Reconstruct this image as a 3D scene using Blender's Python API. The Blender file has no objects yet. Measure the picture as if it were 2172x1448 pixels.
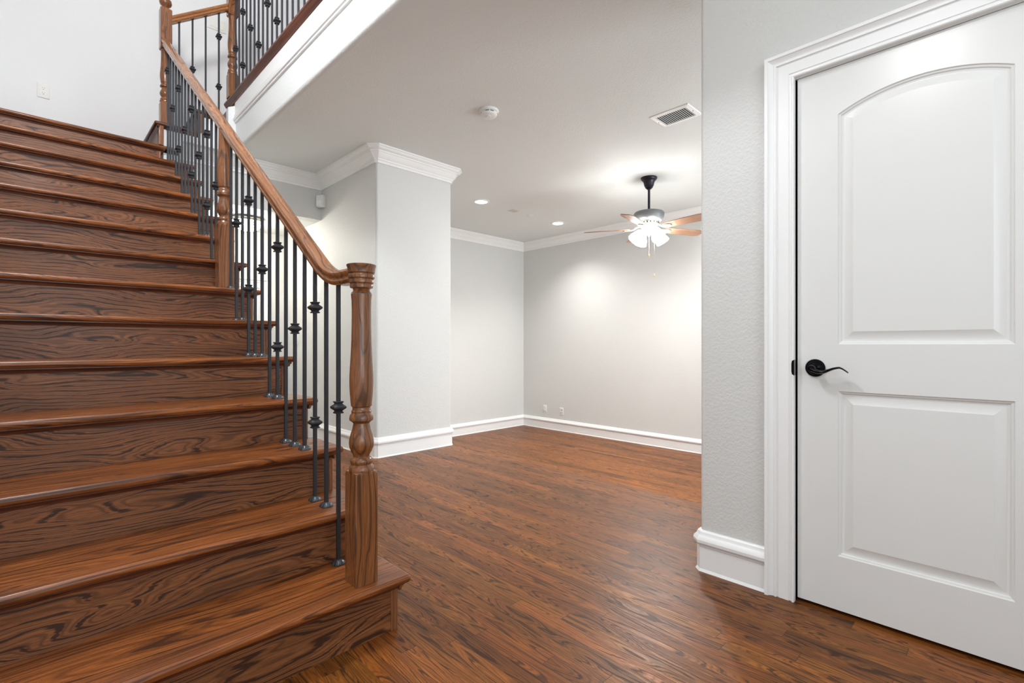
import bpy, bmesh, math, random
from mathutils import Vector, Matrix
random.seed(7)
PI = math.pi
scene = bpy.context.scene
COL = scene.collection

# ------------------------------------------------------------------ camera
cam_d = bpy.data.cameras.new('camera')
cam = bpy.data.objects.new('camera', cam_d)
COL.objects.link(cam)
YAW = 0.7938                                   # view direction, measured from +X
cam.location = (0, 0, 1.0)
cam.rotation_euler = (PI / 2, 0, YAW - PI / 2)
cam_d.sensor_width = 36.0
cam_d.lens = 17.294
cam_d.shift_y = 0.00303
cam_d.clip_start = 0.02
scene.camera = cam

# ------------------------------------------------------------------ world, lights, exposure
world = bpy.data.worlds.new('world')
scene.world = world
world.use_nodes = True
bg = world.node_tree.nodes['Background']
bg.inputs['Color'].default_value = (0.93, 0.975, 1.0, 1)
bg.inputs['Strength'].default_value = 0.56

vs = scene.view_settings
vs.view_transform = 'Standard'
vs.look = 'None'
vs.gamma = 1.0
vs.exposure = 0.52
try:
    vs.use_curve_mapping = False
except Exception:
    pass


def lamp(name, kind, loc, energy, color=(1, 1, 1), size=0.1, rot=(0, 0, 0), **kw):
    d = bpy.data.lights.new(name, kind)
    d.energy = energy
    d.color = color
    if kind == 'AREA':
        d.shape = 'RECTANGLE'
        d.size = size[0]
        d.size_y = size[1]
    else:
        d.shadow_soft_size = size
    for k, v in kw.items():
        setattr(d, k, v)
    o = bpy.data.objects.new(name, d)
    o.location = loc
    o.rotation_euler = rot
    COL.objects.link(o)
    return o


# entry pendant hanging in the two storey stairwell, above the camera
lamp('entry_light', 'POINT', (0.0, 0.40, 2.97), 24, (1.0, 0.985, 0.97), 0.16)
# unseen lamp added to brighten the upper stairwell walls and fascia
lamp('stairwell_fill_light', 'POINT', (-0.05, 2.2, 4.1), 146, (0.95, 0.975, 1.0), 0.22)
# unseen area lights added as fill behind the camera and in the sunken room
lamp('front_fill_light', 'AREA', (-0.4, -2.0, 1.9), 36, (0.90, 0.97, 1.0), (2.2, 2.4), (PI * 0.5 + 0.5, 0, 0))
lamp('living_fill_light', 'AREA', (5.1, -1.4, 0.8), 92, (0.88, 0.96, 1.0), (2.2, 1.8), (PI * 0.5 + 0.45, 0, 0))


# ------------------------------------------------------------------ helpers
def lin(r, g, b):
    f = lambda c: (c / 255) / 12.92 if c <= 10.3 else (((c / 255) + 0.055) / 1.055) ** 2.4
    return (f(r), f(g), f(b), 1)


def obj(name, bm, mat, parent=None, smooth=35):
    me = bpy.data.meshes.new(name)
    bmesh.ops.recalc_face_normals(bm, faces=bm.faces[:])
    bm.to_mesh(me)
    bm.free()
    if smooth:
        me.polygons.foreach_set('use_smooth', [True] * len(me.polygons))
        me.set_sharp_from_angle(angle=math.radians(smooth))
    if mat:
        me.materials.append(mat)
    o = bpy.data.objects.new(name, me)
    COL.objects.link(o)
    if parent:
        o.parent = parent
    return o


def tag(o, label=None, cat=None, group=None, kind=None):
    if label:
        o['label'] = label
    if cat:
        o['category'] = cat
    if group:
        o['group'] = group
    if kind:
        o['kind'] = kind
    return o


def thing(name, label, cat, loc=(0, 0, 0), rot=(0, 0, 0), group=None):
    o = bpy.data.objects.new(name, None)
    o.empty_display_size = 0.05
    o.location = loc
    o.rotation_euler = rot
    COL.objects.link(o)
    return tag(o, label, cat, group)


def struct(name, bm, mat, smooth=35, parent=None):
    o = obj(name, bm, mat, parent, smooth)
    if not parent:
        o['kind'] = 'structure'
    return o


def B():
    return bmesh.new()


def box(bm, x0, x1, y0, y1, z0, z1, bevel=0, seg=2):
    vs_ = [bm.verts.new(p) for p in ((x0, y0, z0), (x1, y0, z0), (x1, y1, z0), (x0, y1, z0),
                                     (x0, y0, z1), (x1, y0, z1), (x1, y1, z1), (x0, y1, z1))]
    fs = [bm.faces.new([vs_[i] for i in q]) for q in
          ((3, 2, 1, 0), (4, 5, 6, 7), (0, 1, 5, 4), (1, 2, 6, 5), (2, 3, 7, 6), (3, 0, 4, 7))]
    if bevel:
        es = {e for f in fs for e in f.edges}
        bmesh.ops.bevel(bm, geom=list(es), offset=bevel, segments=seg, profile=0.5, affect='EDGES')
    return fs


def cbox(bm, c, s, bevel=0, seg=2):
    return box(bm, c[0] - s[0] / 2, c[0] + s[0] / 2, c[1] - s[1] / 2, c[1] + s[1] / 2, c[2] - s[2] / 2, c[2] + s[2] / 2, bevel, seg)


def loft(bm, rings, caps=True, closed=True):
    """rings: lists of points with the same count; closed rings joined by quads"""
    rv = [[bm.verts.new(p) for p in r] for r in rings]
    n = len(rv[0])
    for a, b in zip(rv[:-1], rv[1:]):
        for i in range(n if closed else n - 1):
            j = (i + 1) % n
            bm.faces.new((a[i], a[j], b[j], b[i]))
    if caps:
        bm.faces.new(rv[0][::-1])
        bm.faces.new(rv[-1])
    return rv


def lathe(bm, prof, c=(0, 0, 0), seg=32, caps=True, axis='Z'):
    rings = []
    for r, h in prof:
        ring = []
        for i in range(seg):
            a = 2 * PI * i / seg
            x, y = max(r, 1e-4) * math.cos(a), max(r, 1e-4) * math.sin(a)
            if axis == 'Z':
                p = (c[0] + x, c[1] + y, c[2] + h)
            elif axis == 'X':
                p = (c[0] + h, c[1] + x, c[2] + y)
            else:
                p = (c[0] + x, c[1] + h, c[2] + y)
            ring.append(p)
        rings.append(ring)
    loft(bm, rings, caps)


def prism(bm, pts, axis, a0, a1):
    """polygon of (u,v) extruded along an axis. X: (y,z), Y: (x,z), Z: (x,y)"""
    def P(u, v, a):
        return (a, u, v) if axis == 'X' else (u, a, v) if axis == 'Y' else (u, v, a)
    loft(bm, [[P(u, v, a0) for u, v in pts], [P(u, v, a1) for u, v in pts]])


def tube(bm, pts, rad, seg=8):
    pts = [Vector(p) for p in pts]
    rings = []
    up = Vector((0, 0, 1))
    for i, p in enumerate(pts):
        d = (pts[min(i + 1, len(pts) - 1)] - pts[max(i - 1, 0)]).normalized()
        s = d.cross(up)
        if s.length < 1e-3:
            s = d.cross(Vector((1, 0, 0)))
        s.normalize()
        t = s.cross(d)
        r = rad[i] if isinstance(rad, (list, tuple)) else rad
        rings.append([p + (s * math.cos(2 * PI * k / seg) + t * math.sin(2 * PI * k / seg)) * r for k in range(seg)])
    loft(bm, rings)


def sweep_wall(bm, prof, path, zbase, sgn=1):
    """prof: (out, z) closed outline; path: (x,y) polyline with the room on its right; mitred corners"""
    n = len(path)
    P = [Vector((x, y)) for x, y in path]
    rings = []
    for i in range(n):
        ds = []
        if i > 0:
            ds.append((P[i] - P[i - 1]).normalized())
        if i < n - 1:
            ds.append((P[i + 1] - P[i]).normalized())
        ns = [Vector((d.y, -d.x)) for d in ds]
        m = ns[0] if len(ns) == 1 else (ns[0] + ns[1]) / (1 + ns[0].dot(ns[1]))
        rings.append([(P[i].x + m.x * o, P[i].y + m.y * o, zbase + z) for o, z in prof])
    loft(bm, rings)


# ------------------------------------------------------------------ materials
def new_mat(name):
    m = bpy.data.materials.new(name)
    m.use_nodes = True
    nt = m.node_tree
    return m, nt, nt.nodes['Principled BSDF']


class NT:
    def __init__(s, nt):
        s.nt = nt

    def n(s, t, **kw):
        nd = s.nt.nodes.new(t)
        for k, v in kw.items():
            setattr(nd, k, v)
        return nd

    def link(s, a, b):
        s.nt.links.new(a, b)

    def val(s, sock, v):
        if isinstance(v, bpy.types.NodeSocket):
            s.link(v, sock)
        else:
            sock.default_value = v

    def math(s, op, a, b=0.0, c=None, clamp=False):
        nd = s.n('ShaderNodeMath', operation=op, use_clamp=clamp)
        s.val(nd.inputs[0], a)
        s.val(nd.inputs[1], b)
        if c is not None:
            s.val(nd.inputs[2], c)
        return nd.outputs[0]

    def comb(s, x, y, z):
        nd = s.n('ShaderNodeCombineXYZ')
        for i, v in enumerate((x, y, z)):
            s.val(nd.inputs[i], v)
        return nd.outputs[0]

    def noise(s, vec, scale=1, detail=2, rough=0.5, dist=0.0):
        nd = s.n('ShaderNodeTexNoise')
        s.link(vec, nd.inputs['Vector'])
        nd.inputs['Scale'].default_value = scale
        nd.inputs['Detail'].default_value = detail
        nd.inputs['Roughness'].default_value = rough
        nd.inputs['Distortion'].default_value = dist
        return nd.outputs[0]

    def mapr(s, v, a, b, c=0.0, d=1.0, smooth=True):
        nd = s.n('ShaderNodeMapRange')
        nd.interpolation_type = 'SMOOTHSTEP' if smooth else 'LINEAR'
        s.val(nd.inputs[0], v)
        for i, x in enumerate((a, b, c, d)):
            s.val(nd.inputs[1 + i], x)
        return nd.outputs[0]

    def mix(s, f, a, b, blend='MIX'):
        nd = s.n('ShaderNodeMix', data_type='RGBA', blend_type=blend)
        s.val(nd.inputs[0], f)
        s.val(nd.inputs[6], a)
        s.val(nd.inputs[7], b)
        return nd.outputs[2]


def wood(name, axis, light, mid, dark, rough=0.28, N=7.0, sl=1.6, sa=9.0, lo=0.07, hi=0.17, jitter=0.28, amount=0.85, plank=None, random_off=True, slope=0.0, coat=0.25, tilt=45.0, spec=0.4, fine_k=0.33, stain=0.25):
    """stained open-grain oak; axis = grain direction; plank=(width,length) cuts the surface into strips"""
    m, nt, bs = new_mat(name)
    g = NT(nt)
    tc = g.n('ShaderNodeTexCoord')
    vec = tc.outputs['Object']
    if slope:
        mp = g.n('ShaderNodeMapping')
        mp.inputs['Rotation'].default_value = (-slope, 0, 0)
        g.link(vec, mp.inputs['Vector'])
        vec = mp.outputs['Vector']
    sx = g.n('ShaderNodeSeparateXYZ')
    g.link(vec, sx.inputs[0])
    o = {'X': (0, 1, 2), 'Y': (1, 0, 2), 'Z': (2, 0, 1)}[axis]
    L, A, Cc = (sx.outputs[i] for i in o)
    seed = 0.0
    tone2 = None
    gap = None
    if plank:
        w, ln = plank
        row = g.math('FLOOR', g.math('DIVIDE', A, w))
        wn = g.n('ShaderNodeTexWhiteNoise', noise_dimensions='1D')
        g.link(row, wn.inputs['W'])
        L2 = g.math('ADD', L, g.math('MULTIPLY', wn.outputs['Value'], 7.3))
        seg = g.math('FLOOR', g.math('DIVIDE', L2, ln))
        wn2 = g.n('ShaderNodeTexWhiteNoise', noise_dimensions='2D')
        g.link(g.comb(row, seg, 0.0), wn2.inputs['Vector'])
        seed = g.math('MULTIPLY', wn2.outputs['Value'], 60.0)
        tone2 = wn2.outputs['Color']
        fa = g.math('FRACT', g.math('DIVIDE', A, w))
        da = g.math('MINIMUM', fa, g.math('SUBTRACT', 1.0, fa))
        fl = g.math('FRACT', g.math('DIVIDE', L2, ln))
        dl = g.math('MINIMUM', fl, g.math('SUBTRACT', 1.0, fl))
        gap = g.math('MAXIMUM', g.mapr(da, 0.006, 0.022, 1, 0), g.mapr(dl, 0.0006, 0.0018, 1, 0))
    elif random_off:
        oi = g.n('ShaderNodeObjectInfo')
        seed = g.math('MULTIPLY', oi.outputs['Random'], 60.0)
    Ls = g.math('ADD', L, seed)
    Cs = g.math('ADD', Cc, seed)
    As = g.math('ADD', A, g.math('MULTIPLY', seed, 0.37)) if seed != 0.0 else A
    v1 = g.comb(g.math('MULTIPLY', Ls, sl), g.math('MULTIPLY', As, sa), g.math('MULTIPLY', Cs, sa))
    n1 = g.noise(v1, 1.0, 2.0, 0.35, 0.35)
    v2 = g.comb(g.math('MULTIPLY', Ls, 7.0), g.math('MULTIPLY', As, 170.0), g.math('MULTIPLY', Cs, 170.0))
    streak = g.noise(v2, 1.0, 2.0, 0.6)
    v3 = g.comb(g.math('MULTIPLY', Ls, 26.0), g.math('MULTIPLY', As, 620.0), g.math('MULTIPLY', Cs, 620.0))
    pores = g.noise(v3, 1.0, 1.0, 0.5)
    v4 = g.comb(g.math('MULTIPLY', Ls, 0.9), g.math('MULTIPLY', As, 3.0), g.math('MULTIPLY', Cs, 3.0))
    tone = g.noise(v4, 1.0, 2.0, 0.5)
    v5 = g.comb(g.math('MULTIPLY', Ls, 2.3), g.math('MULTIPLY', As, 14.0), g.math('MULTIPLY', Cs, 14.0))
    patch = g.noise(v5, 1.0, 2.0, 0.5)
    # growth rings are level lines of the field: thin where it is steep, broad where it turns
    jit = g.math('MULTIPLY', g.math('SUBTRACT', streak, 0.5), jitter)

    def rings(freq, lo_, hi_):
        fr = g.math('FRACT', g.math('ADD', g.math('MULTIPLY', n1, freq), g.math('MULTIPLY', g.math('ADD', As, Cs), tilt * freq / N)))
        d = g.math('ADD', g.math('ABSOLUTE', g.math('SUBTRACT', fr, 0.5)), jit)
        return g.mapr(d, lo_, hi_, 1, 0)
    wid = g.mapr(patch, 0.35, 0.65, 0.6, 1.25)
    band = rings(N, g.math('MULTIPLY', wid, lo), g.math('MULTIPLY', wid, hi))
    fine = rings(N * 2.63, 0.05, 0.30)
    band = g.math('MAXIMUM', band, g.math('MULTIPLY', fine, fine_k))
    por = g.math('MULTIPLY', g.mapr(pores, 0.54, 0.68), 0.6)
    base = g.mix(g.mapr(streak, 0.32, 0.68), light, mid)
    base = g.mix(g.mapr(tone, 0.3, 0.75, 0, 0.6), base, mid)
    base = g.mix(g.mapr(patch, 0.45, 0.72, 0, stain), base, dark)
    dk = g.math('MAXIMUM', g.math('MULTIPLY', band, amount), g.math('MULTIPLY', por, 0.62), clamp=True)
    col = g.mix(dk, base, dark)
    if plank:
        sp = g.n('ShaderNodeSeparateColor')
        g.link(tone2, sp.inputs[0])
        t = g.mapr(sp.outputs[1], 0, 1, 0.66, 1.22, False)
        hs = g.n('ShaderNodeHueSaturation')
        g.link(t, hs.inputs['Value'])
        g.val(hs.inputs['Hue'], g.mapr(sp.outputs[2], 0, 1, 0.497, 0.504, False))
        hs.inputs['Saturation'].default_value = 1.03
        g.link(col, hs.inputs['Color'])
        col = hs.outputs[0]
        # a few boards carry grey-black mineral streaks
        v6 = g.comb(g.math('MULTIPLY', Ls, 5.0), g.math('MULTIPLY', As, 40.0), g.math('MULTIPLY', Cs, 1.0))
        min_ = g.math('MULTIPLY', g.mapr(g.noise(v6, 1.0, 3.0, 0.6), 0.60, 0.70), g.mapr(sp.outputs[0], 0.80, 0.9))
        col = g.mix(g.math('MULTIPLY', min_, 0.8), col, (0.035, 0.026, 0.024, 1))
        col = g.mix(g.math('MULTIPLY', gap, 0.55), col, (0.02, 0.009, 0.005, 1))
    g.link(col, bs.inputs['Base Color'])
    rv = g.mapr(dk, 0, 1, rough, rough + 0.12, False)
    g.link(rv, bs.inputs['Roughness'])
    bs.inputs['Coat Weight'].default_value = coat
    bs.inputs['Specular IOR Level'].default_value = spec
    bs.inputs['Coat Roughness'].default_value = 0.16
    bp = g.n('ShaderNodeBump')
    bp.inputs['Strength'].default_value = 0.18
    bp.inputs['Distance'].default_value = 0.002
    hgt = g.math('SUBTRACT', 1.0, dk)
    if gap is not None:
        hgt = g.math('SUBTRACT', hgt, g.math('MULTIPLY', gap, 0.8))
    g.link(hgt, bp.inputs['Height'])
    g.link(bp.outputs[0], bs.inputs['Normal'])
    return m


def paint(name, col, rough=0.6, tex=0.0, scale=95.0, spec=0.5):
    m, nt, bs = new_mat(name)
    g = NT(nt)
    bs.inputs['Roughness'].default_value = rough
    bs.inputs['Specular IOR Level'].default_value = spec
    tc = g.n('ShaderNodeTexCoord')
    n = g.noise(tc.outputs['Object'], 1.7, 2, 0.5)
    c2 = tuple(c * 0.975 for c in col[:3]) + (1,)
    g.link(g.mix(n, col, c2), bs.inputs['Base Color'])
    if tex:
        n2 = g.noise(tc.outputs['Object'], scale, 3, 0.55, 0.3)
        bp = g.n('ShaderNodeBump')
        bp.inputs['Strength'].default_value = tex
        bp.inputs['Distance'].default_value = 0.004
        g.link(g.mapr(n2, 0.35, 0.7), bp.inputs['Height'])
        g.link(bp.outputs[0], bs.inputs['Normal'])
    return m


def metal(name, col, rough=0.4, metallic=0.6, bump=0.0):
    m, nt, bs = new_mat(name)
    g = NT(nt)
    tc = g.n('ShaderNodeTexCoord')
    n = g.noise(tc.outputs['Object'], 60, 2, 0.5)
    c2 = tuple(c * 0.8 for c in col[:3]) + (1,)
    g.link(g.mix(n, col, c2), bs.inputs['Base Color'])
    bs.inputs['Roughness'].default_value = rough
    bs.inputs['Metallic'].default_value = metallic
    if bump:
        bp = g.n('ShaderNodeBump')
        bp.inputs['Strength'].default_value = bump
        bp.inputs['Distance'].default_value = 0.001
        g.link(g.noise(tc.outputs['Object'], 260, 2, 0.5), bp.inputs['Height'])
        g.link(bp.outputs[0], bs.inputs['Normal'])
    return m


def glow(name, col, strength):
    m, nt, bs = new_mat(name)
    g = NT(nt)
    lw = g.n('ShaderNodeLayerWeight')
    lw.inputs[0].default_value = 0.3
    bs.inputs['Base Color'].default_value = (0.9, 0.9, 0.88, 1)
    bs.inputs['Roughness'].default_value = 0.35
    bs.inputs['Emission Color'].default_value = col
    bs.inputs['Emission Strength'].default_value = strength
    return m


W_L, W_M, W_D = lin(168, 92, 47), lin(128, 63, 32), lin(48, 22, 13)
M = {}
M['floor'] = wood('floor oak strips', 'Y', lin(164, 102, 48), lin(126, 74, 35), lin(50, 28, 18), 0.36, N=13.0, sl=1.7, sa=16.0, amount=0.82, plank=(0.0575, 1.05), coat=0.0, tilt=42.0, jitter=0.46, lo=0.06, hi=0.17, spec=0.24, fine_k=0.5, stain=0.3)
M['border'] = wood('floor oak border board', 'Y', lin(160, 101, 54), lin(126, 76, 41), lin(56, 32, 21), 0.36, N=11.0, sl=1.3, sa=13.0, amount=0.85, coat=0.0, tilt=38.0, jitter=0.42, spec=0.2)
M['tread'] = wood('oak tread', 'X', lin(174, 103, 50), lin(132, 73, 33), lin(50, 25, 14), 0.30, N=10.0, sl=0.8, sa=9.0, amount=0.85, coat=0.15, tilt=30.0, jitter=0.5, lo=0.04, hi=0.16, spec=0.35, fine_k=0.6, stain=0.4)
M['riser'] = wood('oak riser', 'X', lin(154, 99, 60), lin(126, 78, 47), lin(44, 26, 19), 0.36, N=10.0, sl=2.0, sa=9.0, amount=0.9, coat=0.1, tilt=44.0, jitter=0.58, lo=0.06, hi=0.165, spec=0.35, fine_k=0.55, stain=0.35)
M['post'] = wood('oak turned post', 'Z', lin(154, 100, 59), lin(124, 75, 42), lin(60, 35, 20), 0.24, N=9.0, sl=1.6, sa=10.0, amount=0.75, coat=0.35, tilt=55.0, jitter=0.35)
M['rail'] = wood('oak handrail', 'Y', lin(178, 118, 66), lin(150, 94, 50), lin(80, 44, 22), 0.24, N=8.0, sl=1.8, sa=12.0, amount=0.8, slope=math.atan(0.7214), coat=0.4, tilt=50.0)
M['rail_x'] = wood('oak short handrail', 'X', lin(178, 118, 66), lin(150, 94, 50), lin(80, 44, 22), 0.24, N=8.0, sl=1.8, sa=12.0, amount=0.6, coat=0.4, tilt=50.0)
M['cap'] = wood('dark oak edge board', 'X', lin(112, 62, 38), lin(88, 46, 28), lin(42, 20, 14), 0.3, N=8.0, sl=1.0, sa=14.0, amount=0.6)
M['cap_y'] = wood('dark oak upper edge board', 'Y', lin(112, 62, 38), lin(88, 46, 28), lin(42, 20, 14), 0.3, N=8.0, sl=1.0, sa=14.0, amount=0.6)
M['end'] = wood('oak end trim', 'Z', lin(158, 102, 64), lin(132, 82, 50), lin(64, 38, 24), 0.34, N=10.0, sl=2.0, sa=16.0, amount=0.6)
M['blade'] = wood('fan blade veneer', 'X', lin(186, 146, 118), lin(164, 124, 98), lin(118, 84, 64), 0.5, N=9.0, sl=1.6, sa=10.0, amount=0.5, coat=0.0)
M['wall'] = paint('wall paint textured', (0.665, 0.667, 0.652, 1), 0.55, 0.22, 90)
M['wall_up'] = paint('stairwell wall paint', (0.80, 0.80, 0.80, 1), 0.6, 0.16, 90)
M['ceil'] = paint('ceiling paint textured', (0.765, 0.79, 0.778, 1), 0.75, 0.16, 80)
M['trim'] = paint('white trim paint', (0.88, 0.88, 0.875, 1), 0.34)
M['door'] = paint('door paint semi-gloss', (0.76, 0.76, 0.745, 1), 0.24)
M['plastic'] = paint('white plastic', (0.80, 0.80, 0.78, 1), 0.35)
M['ivory'] = paint('ivory plastic', (0.78, 0.77, 0.72, 1), 0.4)
M['iron'] = metal('black wrought iron', lin(58, 61, 66), 0.42, 0.35, 0.25)
M['shoe'] = metal('pewter iron shoe', lin(92, 97, 102), 0.32, 0.7, 0.2)
M['bronze'] = metal('dark bronze', lin(16, 16, 20), 0.22, 0.85)
M['fan_dark'] = metal('dark fan metal', lin(52, 50, 58), 0.35, 0.7)
M['fan_grey'] = metal('grey fan metal', lin(128, 132, 134), 0.4, 0.5)
M['nickel'] = metal('brushed nickel', lin(190, 188, 182), 0.3, 0.7)
M['slot'] = paint('dark slot', (0.03, 0.028, 0.025, 1), 0.7)
M['dark'] = paint('dark duct', (0.06, 0.055, 0.05, 1), 0.8)
M['patch'] = paint('beige patch', (0.60, 0.58, 0.50, 1), 0.7)
M['shade'] = glow('lit frosted shade', (1.0, 0.985, 0.96, 1), 29.0)
M['can'] = glow('lit downlight lens', (1.0, 0.99, 0.97, 1), 8.0)
M['dome'] = glow('lit dome glass', (1.0, 0.95, 0.84, 1), 48.0)

# ------------------------------------------------------------------ main measures
RISE, RUN, Y1 = 0.188, 0.2606, 1.4889          # stair pitch, front of the first nosing
XT = 0.9687                                    # right tip of the treads
XB = 0.820                                     # line of the lower balustrade
XW = -0.20                                     # wall left of the stairs
XD, YC = 2.137, 0.978                          # wall with the door, its free corner
XP, YP, XP2 = 2.188, 3.930, 3.015              # white pier
XF, YF = 6.123, 5.940                          # far corner of the sunken room
ZL = -0.389                                    # sunken floor
ZC = 2.74                                      # ceiling
XE = 3.0                                       # edge of the upper floor
ZU = 3.196                                     # upper floor
XU = 1.3314                                    # face of the upper hall floor edge
YB = 5.65                                      # back wall of the stairwell
YH = 5.07                                      # dropped beam of the back hall
YHB = 6.108                                    # back wall of the hall
YN = -1.6                                      # near end of the rooms
R = 0.022                                      # rounded drywall corners


def arc(cx, cy, r, a0, a1, n=5):
    return [(cx + r * math.cos(math.radians(a0 + (a1 - a0) * i / n)), cy + r * math.sin(math.radians(a0 + (a1 - a0) * i / n))) for i in range(n + 1)]


# ------------------------------------------------------------------ setting
bm = B()
box(bm, -1.6, XE - 0.09, YN - 0.4, YH, -0.05, 0.0)
floor = struct('floor', bm, M['floor'], 0)
bm = B()
prism(bm, [(XE - 0.09, -0.05), (XE - 0.09, 0.0), (XE + 0.012, 0.0), (XE + 0.020, -0.006), (XE + 0.022, -0.013), (XE + 0.020, -0.021), (XE + 0.012, -0.026), (XE - 0.02, -0.028), (XE - 0.02, -0.05)], 'Y', YC, YP + 0.02)
struct('trim_1', bm, M['border'])
bm = B()
box(bm, XE - 0.03, XF, YN - 0.4, YF, ZL - 0.05, ZL)
box(bm, XP + 0.0, XE + 0.26, YC + 0.02, YP + 0.05, ZL, ZL / 2)
struct('floor', bm, M['floor'], 0)
bm = B()
box(bm, 0.9, XP, YH + 0.01, YHB, ZL - 0.05, ZL)
struct('floor', bm, M['floor'], 0)

# ceiling slab of the ground floor, its open edge is the edge of the upper hall
bm = B()
pf = [(XU, ZU), (XU, ZC + 0.03)] + arc(XU + 0.03, ZC + 0.03, 0.03, 180, 270) + [(XF + 0.1, ZC), (XF + 0.1, ZU)]
prism(bm, pf, 'Y', YN - 0.4, 4.895)
box(bm, XU, XF + 0.1, 4.895, YF, ZC, ZU)
struct('ceiling', bm, M['ceil'])
bm = B()
box(bm, 0.9, XU, 4.96, 5.9, ZC - 0.004, ZC + 0.03)     # underside of the upper flight
struct('ceiling', bm, M['ceil'])
bm = B()
box(bm, 0.92, XP, YH + 0.14, YHB, 2.30, 2.36)           # hall ceiling
struct('ceiling', bm, M['ceil'])
bm = B()
box(bm, XW - 0.1, 5.0, -0.6, YB + 0.1, 5.65, 5.75)      # ceiling of the two storey stairwell
struct('ceiling', bm, M['wall_up'])

# walls
bm = B()
box(bm, XW - 0.1, XU, YB, YB + 0.1, 2.37, 5.65)
box(bm, XU, 5.0, YB, YB + 0.1, ZU, 5.65)
struct('wall_back', bm, M['wall_up'])
bm = B()
box(bm, XW - 0.1, XW, 1.25, YB, 0, 5.65)
struct('wall_left', bm, M['wall_up'])
bm = B()
pts = [(XF, YN - 0.4), (XF + 0.1, YN - 0.4), (XF + 0.1, YF + 0.1), (XP2 - 0.1, YF + 0.1), (XP2 - 0.1, YF), (XF, YF)]
prism(bm, pts, 'Z', ZL - 0.05, ZC)
struct('wall_right', bm, M['wall'])
bm = B()
pts = arc(XP + R, YP + R, R, 180, 270) + arc(XP2 - R, YP + R, R, 270, 360) + [(XP2, YF + 0.02), (XP2 - 0.1, YF + 0.02), (XP2 - 0.1, YHB + 0.1), (XP, YHB + 0.1)]
prism(bm, pts, 'Z', ZL - 0.05, ZC)
struct('wall_center', bm, M['wall'])
bm = B()
box(bm, 0.92, XP, YH, YH + 0.14, 2.30, ZC)              # dropped beam of the back hall
struct('wall_beam', bm, M['wall'])
bm = B()
DX0, DX1 = 0.905, 1.745                                 # hall door opening, x range
box(bm, 0.6, XP, YHB, YHB + 0.1, ZL - 0.05, 2.36)
struct('wall_hall', bm, M['wall'])
# wall with the door, seen at the right; opening for the door
DY0, DY1, DZ = -0.146, 0.594, 2.037
bm = B()
pts = arc(XD + R, YC - R, R, 90, 180) + [(XD, DY1), (XD + 0.115, DY1), (XD + 0.115, YC - 0.115), (XF, YC - 0.115), (XF, YC)]
pts = [(XD, DY1), (XD + 0.115, DY1), (XD + 0.115, YC)] + arc(XD + R, YC - R, R, 90, 180)
prism(bm, pts, 'Z', 0, ZC)
box(bm, XD, XD + 0.115, DY0, DY1, DZ, ZC)
box(bm, XD, XD + 0.115, YN - 0.4, DY0, 0, ZC)
struct('wall_door', bm, M['wall'])
bm = B()            # unseen box added behind the door to keep its bottom gap dark
box(bm, 2.75, 2.80, -0.50, 0.86, 0, 2.3)
box(bm, XD + 0.116, 2.75, -0.50, -0.45, 0, 2.3)
box(bm, XD + 0.116, 2.75, 0.80, 0.86, 0, 2.3)
box(bm, XD + 0.116, 2.80, -0.50, 0.86, 2.3, 2.35)
struct('wall_light_block', bm, M['wall'])
# wall under the stairs, stepped to follow the flight
bm = B()
pts = [(Y1 + 0.06, 0.0)]
for k in range(1, 15):
    yr = Y1 + (k - 1) * RUN + 0.06
    pts.append((yr, k * RISE - 0.04))
    pts.append((Y1 + k * RUN + 0.06 if k < 14 else YHB, k * RISE - 0.04))
pts.append((YHB, 0.0))
prism(bm, pts, 'X', 0.80, 0.9)
struct('wall_stair', bm, M['wall'])

# white face under the upper flight
bm = B()
pts = [(0.795, 2.636), (0.795, 15 * RISE - 0.03), (1.05, 15 * RISE - 0.03), (1.05, 16 * RISE - 0.03), (1.270, 16 * RISE - 0.03), (1.270, 3.115), (XU + 0.06, 17 * RISE - 0.02), (XU + 0.06, 2.715), (0.93, 2.715), (0.93, 2.636)]
prism(bm, pts, 'Y', 4.895, 4.96)
struct('wall_upper', bm, M['wall_up'])

# ------------------------------------------------------------------ crown moulding, baseboards
CROWN = [(0, -0.133), (0.014, -0.133), (0.016, -0.112), (0.022, -0.108), (0.024, -0.098), (0.034, -0.088), (0.046, -0.075), (0.056, -0.058),
         (0.062, -0.050), (0.068, -0.048), (0.070, -0.040), (0.082, -0.034), (0.093, -0.024), (0.097, -0.016), (0.106, -0.013), (0.108, 0.0), (0, 0)]
c = 0.014
path = [(0.92, YH), (XP, YH), (XP, YP + c), (XP + c, YP), (XP2 - c, YP), (XP2, YP + c), (XP2, YF), (XF, YF), (XF, YN)]
bm = B()
sweep_wall(bm, CROWN, path, ZC - 0.001)
struct('trim_2', bm, M['trim'], 25)
BASE = [(0, 0), (0.022, 0), (0.019, 0.006), (0.016, 0.012), (0.016, 0.108), (0.019, 0.112), (0.017, 0.116), (0.024, 0.119), (0.030, 0.128), (0.031, 0.140), (0.027, 0.150),
        (0.019, 0.158), (0.016, 0.163), (0.013, 0.172), (0.008, 0.177), (0, 0.178)]
bm = B()
sweep_wall(bm, BASE, [(XP, YH + 0.1), (XP, YP + c), (XP + c, YP), (XP2 - c, YP), (XP2, YP + c), (XP2, YP + 0.04)], 0.0)
struct('baseboard_center', bm, M['trim'], 25)
bm = B()
sweep_wall(bm, BASE, [(XP2, YP + 0.04), (XP2, YF), (XF, YF), (XF, YN)], ZL)
struct('baseboard_right', bm, M['trim'], 25)
bm = B()
sweep_wall(bm, BASE, [(2.25, YC), (XD + c, YC), (XD, YC - c), (XD, 0.696)], 0.0)
struct('baseboard_door', bm, M['trim'], 25)
bm = B()
sweep_wall(bm, BASE, [(1.86, YHB), (XP, YHB), (XP, YH + 0.16)], ZL)
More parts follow.
